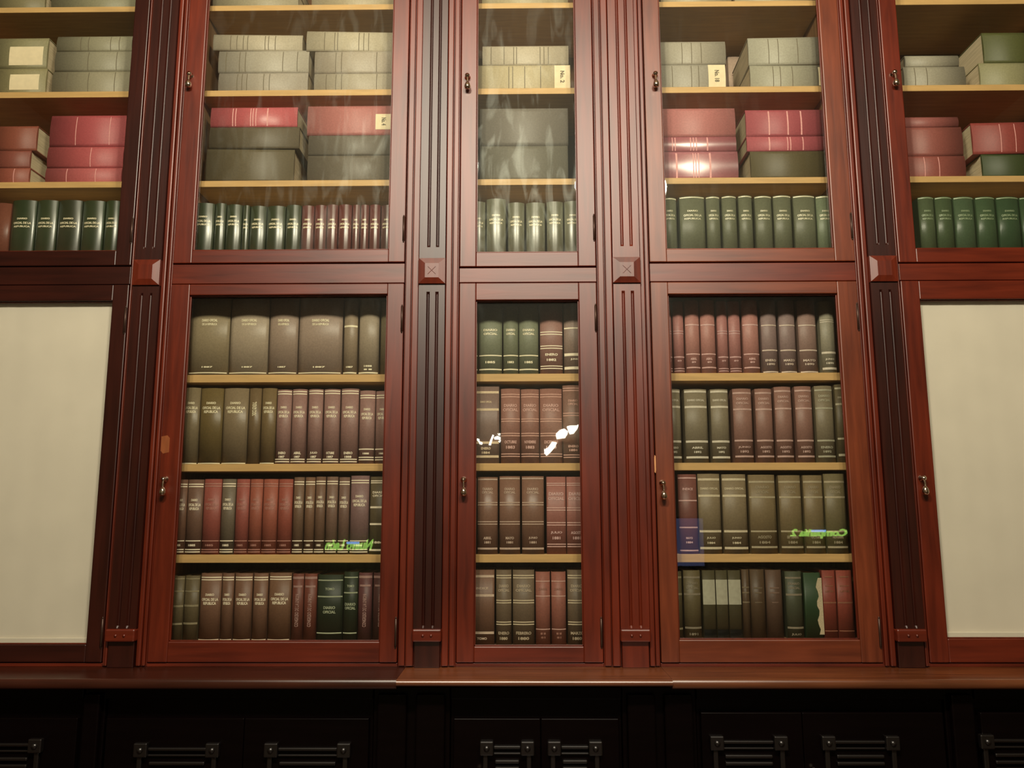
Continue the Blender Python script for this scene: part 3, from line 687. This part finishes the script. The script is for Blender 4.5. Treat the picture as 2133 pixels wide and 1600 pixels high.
def e1(x0, x1, m, t='DIARIO OFICIAL', yt=811, k=0): return (x0, x1, yt, '695e42', 'grey green', [(816-k, 4.5), (848-k, 4.5), (920, 4.5), (953, 4.5)], [(834-k, 4.5, .76, t), (933, 4.5, .5, m), (942, 4.5, .32, '1892')], {'bm': cloth('cfc39c', .4)})
def e2(x0, x1, m, yt, w='brown', hx='745340'): return (x0, x1, yt, hx, w, [(819-(810-yt), 3.6), (853-(810-yt)*.4, 3.6), (918, 3.6), (951, 3.8)], [(831-(810-yt), 5, .62, 'DIARIO'), (840-(810-yt), 5, .70, OF), (932, 5, .66, m), (941, 5, .44, '1892')], {'bm': cloth('bd9a80', .45) if w == 'brown' else cloth('a39c76', .45)})
upright_row(Ri, 'lower', 1, zE, 961, [
 e1(1390, 1421, 'ENERO'), e1(1429, 1477, 'ABRIL'), e1(1484, 1522, 'MAYO'), e2(1531, 1571, 'JUNIO', 810), e2(1578, 1614, 'AGOSTO', 810), e2(1619, 1655, 'AGOSTO', 806), e2(1662, 1698, 'AGOSTO', 805),
 e2(1704, 1742, 'ENERO', 804, 'grey green', '675c40'), (1747, 1775, 801, '554a2e', 'grey green', [(809, 4), (842, 4), (914, 4), (948, 5)], [(828, 4, .6, 'DIARIO')], {'bm': cloth('b5aa80', .4)})], 'second shelf')
def f1(x0, x1, m, yt): return (x0, x1, yt, '6a5b3c', 'olive green', [(999, 4.6), (1033, 4.6), (1107, 4.6), (1142, 4.8)], [(1018, 4.6, .8, 'DIARIO OFICIAL'), (1121, 4.5, .4, m), (1131, 4.5, .34, '1884')], {'bm': cloth('cdbd8e', .4)})
def f2(x0, x1, m, yt): return (x0, x1, yt, '655534' if x0 < 1700 else '5b5030', 'olive green', [(1004, 4), (1036, 4), (1107, 3.4), (1140, 4)], [(1015, 6, .52, 'DIARIO'), (1025, 6, .5, OF), (1119, 6, .52, m), (1130, 5.5, .4, '1884')], {'bm': cloth('a99a70', .45), 'pm': cloth('958660', .5)})
upright_row(Ri, 'lower', 2, zF, 1152, [
 (1396, 1411, 997, '5a4a32', 'dark brown', [(1003, 3), (1033, 3), (1107, 3)], []),
 (1416, 1456, 988, '60382a', 'maroon', [(996, 2.6), (1043, 2.6), (1099, 2.8), (1147, 2.8)], [(1019, 5, .55, 'INDICE'), (1121, 4.5, .35, 'MAYO'), (1130, 4.5, .35, '1884')], {'bm': cloth('d3a890', .45)}),
 f1(1458, 1505, 'JULIO', 987), f1(1509, 1560, 'JUNIO', 988), f2(1565, 1621, 'AGOSTO', 989), f2(1628, 1675, 'SEPTIEMBRE', 990), f2(1680, 1721, 'OCTUBRE', 990), f2(1724, 1768, 'NOVIEMBRE', 987)], 'third shelf')
BT = cloth('85795a', .45)
def lab3(x0, x1): return (x0, x1, 1188, '3e3820', 'dark olive', [], [], {'x': 'with grey paper label', 'bulge': .004, 'plates': [(-.49, .49, 1260, 1208, GPAPER, None), (-.49, .49, 1334, 1312, BLACKG, None)], 'r': .35})
upright_row(Ri, 'lower', 3, flR, 1333, [
 (1404, 1424, 1190, '4e4426', 'olive green', [(1203, 4), (1238, 4), (1310, 4)], [], {'bm': cloth('a09468', .45)}),
 (1427, 1463, 1188, '514628', 'olive green', [(1203, 4), (1238, 4), (1308, 4)], [(1215, 5, .66, 'DIARIO'), (1225, 5, .74, OF), (1321, 5, .5, '1891')], {'bm': BT}),
 lab3(1467, 1494), lab3(1495, 1520), lab3(1521, 1548),
 (1550, 1566, 1186, '45341e', 'brown', [(1224, 3), (1235, 3), (1255, 3)], [], {'bm': cloth('7a6a4a', .5)}),
 (1567, 1598, 1186, '44331d', 'brown', [(1225, 3, .6), (1235, 3, .5), (1255, 2, .5)], [], {'bm': cloth('6f5f42', .5)}),
 (1600, 1634, 1187, '4a3624', 'brown', [(1225, 3, .6), (1235, 3, .6), (1255, 2, .4)], [], {'bm': cloth('7a6048', .5)}),
 (1641, 1676, 1190, '3a3c26', 'dark green', [(1204, 3.6), (1239, 4), (1308, 4)], [(1216, 5, .7, 'DIARIO'), (1225, 5, .7, OF), (1322, 5, .6, 'JULIO')], {'bm': BT}),
 (1680, 1716, 1193, '22361a', 'bright green', [], [], {'torn': 1, 'x': 'with torn beige spine', 'bulge': .002}),
 (1719, 1747, 1188, '6e3020', 'brick red', [(1202, 3, .6), (1221, 2, .6), (1256, 3), (1315, 2)], [(1232, 4, .6, 'LEYES')], {'bm': cloth('8d5a3c', .5), 'bulge': .004}),
 (1749, 1782, 1188, '743422', 'brick red', [(1202, 3, .6), (1221, 2, .6), (1256, 3), (1315, 2)], [(1232, 4, .6, 'LEYES')], {'bm': cloth('8d5a3c', .5), 'bulge': .004})], 'bottom shelf')

# ---- upper rows of standing books
def up(x0, x1, yt, hx, w, y=452, bm=None, top=False, r=.28):
    return (x0, x1, yt, hx, w, ([(yt+2, 2.4)] if top else []), T3('DIARIO', 'OFICIAL DE LA', 'REPUBLICA', y, 9, (4, 5, 4), (.42, .72, .66)), {'bm': bm or GILT, 'r': r})
GG = '2e3a1c'
ufl = {n: BAYS[n]['ub']-.012 for n in ORDER}
upright_row('far left', 'upper', 3, ufl['far left'], 521, [
 (-22, 16, 424, '70402a', 'reddish brown', [], [], {'r': .4}), up(18, 69, 418, '24381a', 'dark green', 456), up(70, 114, 418, '2a3a1c', 'dark green', 456), up(115, 165, 418, '263018', 'dark green', 456),
 up(166, 212, 419, '2a3a1c', 'dark green', 456), up(214, 246, 419, '30401e', 'dark green', 456)], 'bottom shelf', .3)
RD = '64281e'
upright_row('left', 'upper', 3, ufl['left'], 520, [
 up(396, 443, 424, GG, 'dark green', 452), up(444, 467, 424, GG, 'dark green', 452), up(468, 501, 427, GG, 'dark green', 452), up(502, 517, 428, GG, 'dark green', 458), up(518, 552, 430, GG, 'dark green', 458), up(553, 592, 430, GG, 'dark green', 458), up(593, 625, 428, GG, 'dark green', 458),
 up(626, 652, 429, RD, 'dark red', 458), up(653, 678, 428, RD, 'dark red', 458), up(679, 702, 427, RD, 'dark red', 458), up(703, 731, 427, RD, 'dark red', 458), up(732, 748, 427, RD, 'dark red', 458), up(749, 767, 427, RD, 'dark red', 458), up(768, 791, 427, RD, 'dark red', 458), up(792, 818, 428, '5a3026', 'dark red', 458)], 'bottom shelf', .28)
OG = '6c6a4a'
upright_row('middle', 'upper', 3, ufl['middle'], 527, [
 up(980, 1011, 421, OG, 'pale olive', 456, r=.3), up(1013, 1054, 415, OG, 'pale olive', 449, r=.3), up(1058, 1093, 423, OG, 'pale olive', 453, r=.3), up(1096, 1136, 423, OG, 'pale olive', 453, r=.3), up(1139, 1174, 421, OG, 'pale olive', 449, r=.3), up(1176, 1214, 420, OG, 'pale olive', 449, r=.3)], 'bottom shelf', .3)
GP = cloth('d8cf9c', .35)
upright_row('right', 'upper', 3, ufl['right'], 519, [
 up(a, c, t, '616244' if a < 1700 else '6a7250', 'grey green', 440, GP, True, .45) for a, c, t in ((1382, 1412, 413), (1418, 1471, 410), (1474, 1503, 410), (1507, 1538, 409), (1542, 1571, 408), (1576, 1612, 409), (1615, 1653, 408), (1657, 1703, 408), (1705, 1746, 409))], 'bottom shelf', .42)
upright_row('far right', 'upper', 3, ufl['far right'], 517, [
 up(a, c, 411, hx, 'dark green', 440, cloth('8f9c6c', .4), True, .36) for a, c, hx in ((1919, 1953, '4c5636'), (1955, 1991, '435030'), (1994, 2036, '455536'), (2040, 2081, '3e5030'), (2084, 2131, '34482a'), (2133, 2185, '34482a'))], 'bottom shelf', .36)

# ---- books lying flat in piles; (x0, x1, bottom y, top y, colour, word, bands px, opts)
def pile(bay, shelfname, zbase, books, side, y=.118):
    z = zbase+.0004
    n = len(books)
    for i, bk in enumerate(books):       # bottom first
        x0, x1, yb, yt, hx, word, bands = bk[:7]; o = bk[7] if len(bk) > 7 else {}
        pm = (x0+x1)/2; py = (yb+yt)/2
        z1 = Z(pm, yt, y); xa, xb = max(X(x0, py, y), bay_inner(bay)[0]+.012), min(X(x1, py, y), bay_inner(bay)[1]-.012)
        if 'th' in o: z1 = z+o['th']
        th = z1-z-.0006; h = xb-xa
        bd = [((X(q[0], py, y)-xa), q[1]*.00178, .9) for q in bands]
        lp = []
        if 'plate' in o:
            a, c, lo, hi = o['plate']
            lp = [(lo, hi, X(a, py, y)-xa, X(c, py, y)-xa, PAPER, o.get('pt'))]
        r = make_book(th, h, o.get('d', .27), cloth(hx, o.get('r', .5)), xa, y+o.get('dy', 0), z+th/2, bd, [], .006, True, o.get('yaw', 0), o.get('bm', DARKP if word.startswith('grey') or word.startswith('cream') or word.startswith('olive') else cloth('e0a08a', .5)), None, lp)
        z = z1
        lev = 'sole book' if n == 1 else ('top' if i == n-1 else ('bottom' if i == 0 else 'middle'))
        lab = f"{word} book lying flat, {lev+' of ' if n > 1 else ''}{side if side != 'only' else 'the'} pile, {shelfname}, upper {bay} door"
        tag(r, lab, 'book', f'flat books on the {shelfname} behind the upper {bay} door')
zA, zB, zC = (s[0] for s in SH_UP)
BG = '9a8c68'
def st(*xs): return [(x, 1.6) for x in xs]
lab_c = 'b09a68'
# topmost visible shelf
S1, S2, S3 = 'top visible shelf', 'second shelf', 'third shelf'
pile('far left', S1, zA, [(-25, 95, 17, 0, '7a7048', 'olive', [], {'th': .07}), (-25, 92, 0, 0, '8a7c50', 'olive', [], {'th': .07})], 'left')
pile('far left', S1, zA, [(108, 285, 16, 0, '86805a', 'grey green', [], {'th': .08}), (110, 285, 0, 0, '86805a', 'grey green', [], {'th': .06})], 'right')
pile('left', S1, zA, [(444, 622, 10, 0, '9a8f68', 'grey cream', [], {'th': .07}), (446, 620, 0, 0, '9a8f68', 'grey cream', [], {'th': .06})], 'left')
pile('left', S1, zA, [(650, 824, 10, 0, 'a89a70', 'grey cream', [], {'th': .07}), (652, 822, 0, 0, 'a89a70', 'grey cream', [], {'th': .06})], 'right')
pile('middle', S1, zA, [(1004, 1183, 5, 0, 'a89a6c', 'grey cream', [], {'th': .08})], 'only')
pile('right', S1, zA, [(1376, 1523, 3, 0, 'a89a70', 'grey cream', [], {'th': .07})], 'left')
pile('right', S1, zA, [(1530, 1700, 3, 0, 'a89a70', 'grey cream', [], {'th': .07})], 'right')
# second
pile('far left', S2, zB, [(-25, 97, 197, 143, '8c8254', 'olive', [], {'plate': (22, 83, -.25, .35)}), (-25, 100, 140, 80, '8a8256', 'olive', [], {'plate': (22, 92, -.2, .4)})], 'left')
pile('far left', S2, zB, [(110, 275, 192, 149, '938a66', 'grey green', st(140, 185, 240)), (116, 275, 148, 107, '8f8866', 'grey green', st(185, 244)), (120, 276, 106, 76, '8f8864', 'grey green', st(170, 186, 232, 250))], 'right')
pile('left', S2, zB, [(456, 642, 186, 152, 'a3987a', 'grey green', st(495, 505, 515, 550, 562)), (456, 644, 151, 106, 'a89e7e', 'grey green', st(472, 500, 512, 590, 620)), (446, 630, 105, 73, 'b3a680', 'cream', st(482, 495, 508, 517, 553, 560, 574), {'yaw': .03, 'dy': -.006})], 'left')
pile('left', S2, zB, [(655, 828, 186, 153, 'ab9f7c', 'grey green', st(680, 700, 712, 785)), (656, 828, 152, 107, 'ac9f7e', 'grey green', st(700, 712, 785)), (640, 826, 106, 66, 'b5a880', 'cream', st(677, 698, 704, 748, 758, 768), {'yaw': .04, 'dy': -.006})], 'right')
pile('middle', S2, zB, [(990, 1188, 184, 136, 'b8a878', 'grey green', st(1060, 1068, 1093, 1126), {'plate': (1155, 1188, -.48, .48), 'pt': 'No. 2'}), (1005, 1184, 134, 96, 'b9ab84', 'grey green', st(1023, 1050, 1070, 1076, 1125, 1133, 1142))], 'only')
pile('right', S2, zB, [(1372, 1511, 182, 135, 'a0987a', 'grey green', st(1400, 1440, 1455), {'plate': (1475, 1511, -.49, .49), 'pt': 'No. 18'}), (1374, 1511, 134, 87, 'a39a7a', 'grey green', st(1420, 1440, 1460))], 'left')
pile('right', S2, zB, [(1562, 1722, 181, 136, 'a09a78', 'grey green', st(1610, 1625, 1650), {'plate': (1704, 1722, -.4, .4)}), (1558, 1716, 134, 79, 'a59f7e', 'grey green', st(1600, 1620, 1660), {'yaw': -.02})], 'right')
r = make_book(.055, Z(1530, 119, .40)-zB, .05, cloth('b49a78', .6), X(1530, 150, .40), .40, zB+.0004, (), (), .003)
tag(r, 'pale tan book standing behind the two flat piles, second shelf, upper right door', 'book')
pile('far right', S2, zB, [(1882, 2010, 183, 139, '9a9272', 'grey green', st(1905, 1930)), (1884, 1996, 137, 116, '9c9474', 'grey green', [])], 'left')
pile('far right', S2, zB, [(2040, 2190, 180, 131, '8c8658', 'olive', []), (2047, 2190, 129, 68, '525428', 'olive', [])], 'right')
# third
RR = '9c4a3c'
pile('far left', S3, zC, [(-25, 62, 383, 350, '8d4a34', 'faded red', st(30)), (-25, 64, 348, 314, '7e4230', 'faded red', []), (-25, 78, 312, 263, '84462f', 'faded red', [])], 'left')
pile('far left', S3, zC, [(96, 254, 382, 350, 'b05a50', 'crimson', st(140, 200)), (100, 258, 349, 306, 'ac524a', 'crimson', st(190)), (106, 264, 304, 241, 'a84e48', 'crimson', st(160, 230))], 'right')
pile('left', S3, zC, [(430, 612, 376, 310, '62573a', 'dark grey', [], {'yaw': .02}), (437, 624, 308, 265, '5f543a', 'dark grey', []), (440, 620, 263, 224, 'b85c54', 'bright red', [(486, 2), (492, 2), (523, 2), (528, 2), (534, 2), (558, 3)], {'r': .35})], 'left')
pile('left', S3, zC, [(641, 816, 375, 324, '6a6048', 'dark grey', []), (643, 818, 322, 282, '6c634c', 'dark grey', []), (641, 818, 280, 221, 'b2705e', 'salmon red', [], {'plate': (783, 818, -.2, .32), 'pt': 'No. 4'})], 'right')
pile('middle', S3, zC, [(1000, 1183, 373, 304, '706a52', 'dark grey', []), (1000, 1183, 302, 226, '78705a', 'dark grey', [])], 'only')
pile('right', S3, zC, [(1384, 1537, 370, 316, 'b8706a', 'salmon red', [(1409, 4), (1444, 2), (1449, 2), (1455, 2), (1479, 4)], {'r': .3}), (1382, 1533, 314, 285, 'b06460', 'salmon red', [(1400, 2), (1406, 2), (1438, 2), (1444, 2), (1450, 2), (1473, 3)], {'r': .3}), (1380, 1531, 283, 226, 'b27060', 'salmon red', [])], 'left')
pile('right', S3, zC, [(1563, 1724, 368, 315, '5a5030', 'dark olive', []), (1555, 1720, 314, 284, 'a85450', 'crimson', [(1602, 3), (1640, 2), (1646, 2), (1672, 2)]), (1553, 1715, 282, 229, 'a2504c', 'crimson', [(1601, 3), (1640, 3), (1668, 3)])], 'right')
pile('far right', S3, zC, [(1888, 2010, 366, 325, '8c4c3c', 'faded red', st(1925, 1955)), (1886, 2004, 323, 265, '8e5040', 'faded red', []), (1884, 1995, 263, 244, '905244', 'faded red', [])], 'left')
pile('far right', S3, zC, [(2045, 2195, 367, 321, '36401c', 'dark green', []), (2024, 2190, 318, 256, '8a3c30', 'crimson', st(2082, 2112), {'yaw': -.03})], 'right')

# ------------------------------------------------------------------ lit things behind the camera, seen mirrored in the door glass
def mirror(px, py, yw):
    """point on the plane y=yw in the room whose mirror image in the glass lies along this sight line"""
    g = .018; q = P(px, py, 2*g-yw); return Vector((q.x, yw, q.z))
def emis(name, c, s): return mat(name, (0, 0, 0), .5, 0, emit=c, es=s)
GREEN = emis('green_neon_tube', (.50, 1.0, .16), 6); BLUE = emis('blue_neon_tube', (.25, .5, 1.0), 9); WHITE = emis('white_lamp_glass', (1.0, .93, .78), 28)
SCREEN = emis('blue_screen_glow', (.30, .34, .70), 1.0)
def neon_text(name, s, px0, px1, py, hpx, label, blue):
    a, c = mirror(px0, py, -6.9), mirror(px1, py, -6.9); wdt = abs(c.x-a.x); k = wdt/abs(px1-px0)
    root = empty(name, ((a.x+c.x)/2, -7.04, a.z)); tag(root, label, 'sign')
    v, f = text_geo(s); b = MB()
    vv = [(-p[0]*wdt+p[1]*.10*wdt*.5, p[1]*hpx*k) for p in v]
    b.add([(p[0], .14, p[1]) for p in vv]+[(p[0], .12, p[1]) for p in vv], [list(q) for q in f]+[[i+len(vv) for i in q] for q in f])
    b.build('green_lettering', GREEN, root, fix=False)
    bx = [mirror(q, blue[2], -6.9).x-root.location.x for q in blue[:2]]; bz = mirror(blue[0], blue[2], -6.9).z-root.location.z
    b = MB(); b.tube([(min(bx), .14, bz), (max(bx), .14, bz)], .013); b.build('blue_bar', BLUE, root)
    b = MB(); b.box(-wdt*.5, wdt*.5, 0, .02, -.02, .02); b.box(-wdt*.4, -wdt*.4+.02, .02, .12, -.01, .01); b.box(wdt*.4, wdt*.4+.02, .02, .12, -.01, .01); b.build('bracket', DBRASS, root)
neon_text('neon_sign', 'Nuevo León', 678, 775, 1135, 22, 'green neon script sign reflected in the lower left glass door', (722, 748, 1131))
neon_text('neon_sign', 'Compañía 2', 1648, 1765, 1112, 20, 'green neon script sign reflected in the lower right glass door', (1690, 1720, 1106))
def solid(pts, yw, th, name, m, parent):
    q = [mirror(a, c, yw) for a, c in pts]; n = len(q); b = MB()
    L0 = parent.location
    b.add([(p.x-L0.x, yw-L0.y, p.z-L0.z) for p in q]+[(p.x-L0.x, yw-th-L0.y, p.z-L0.z) for p in q],
          [list(range(n)), list(range(n, 2*n))[::-1]]+[(i, (i+1) % n, n+(i+1) % n, n+i) for i in range(n)])
    return b.build(name, m, parent)
c0 = mirror(1168, 915, -6.9); root = empty('wall_lamp', (c0.x, -7.045, c0.z)); tag(root, 'bright white wall lamp of three glass pieces reflected in the lower middle door', 'lamp')
for pts in ([(1133, 936), (1141, 933), (1150, 920), (1160, 922), (1157, 930), (1147, 942), (1139, 949), (1135, 945)],
            [(1158, 904), (1166, 896), (1175, 893), (1183, 898), (1182, 905), (1177, 912), (1160, 914)],
            [(1181, 888), (1190, 886), (1197, 887), (1205, 885), (1203, 893), (1195, 903), (1187, 904)]):
    solid(pts, -6.9, .05, 'glass_shade', WHITE, root)
b = MB(); b.box(-.2, .2, 0, .03, -.02, .02); b.box(-.01, .01, .03, .09, -.02, .02); b.build('bracket', DBRASS, root)
c0 = mirror(1016, 916, -6.9); root = empty('light_fitting', (c0.x, -7.045, c0.z)); tag(root, 'small broken white light shapes reflected at left of lower middle door', 'lamp')
for pts in ([(989, 914), (998, 914), (999, 919), (1005, 922), (1004, 926), (999, 925), (995, 918), (989, 917)], [(1018, 927), (1020, 920), (1026, 905), (1029, 907), (1025, 917), (1022, 928)],
            [(1029, 911), (1036, 908), (1043, 911), (1042, 916), (1036, 915), (1030, 915)], [(1037, 903), (1042, 903), (1042, 907), (1038, 907)], [(1038, 918), (1043, 917), (1042, 921), (1039, 921)]):
    solid(pts, -6.9, .03, 'glowing_piece', WHITE, root)
b = MB(); b.box(-.12, .12, 0, .02, -.01, .01); b.box(-.01, .01, .02, .11, -.01, .01); b.build('bracket', DBRASS, root)
a, c = mirror(1409, 1080, -6.9), mirror(1471, 1180, -6.9)
root = empty('wall_screen', ((a.x+c.x)/2, -7.04, (a.z+c.z)/2)); tag(root, 'dim blue wall screen reflected at left of the lower right door', 'screen')
hw, hh = abs(a.x-c.x)/2, abs(a.z-c.z)/2
b = MB(); b.box(-hw-.02, hw+.02, 0, .05, -hh-.02, hh+.02, .004); b.build('casing', BLACKG, root)
b = MB(); b.box(-hw, hw, .051, .054, -hh, hh); b.build('display', SCREEN, root)
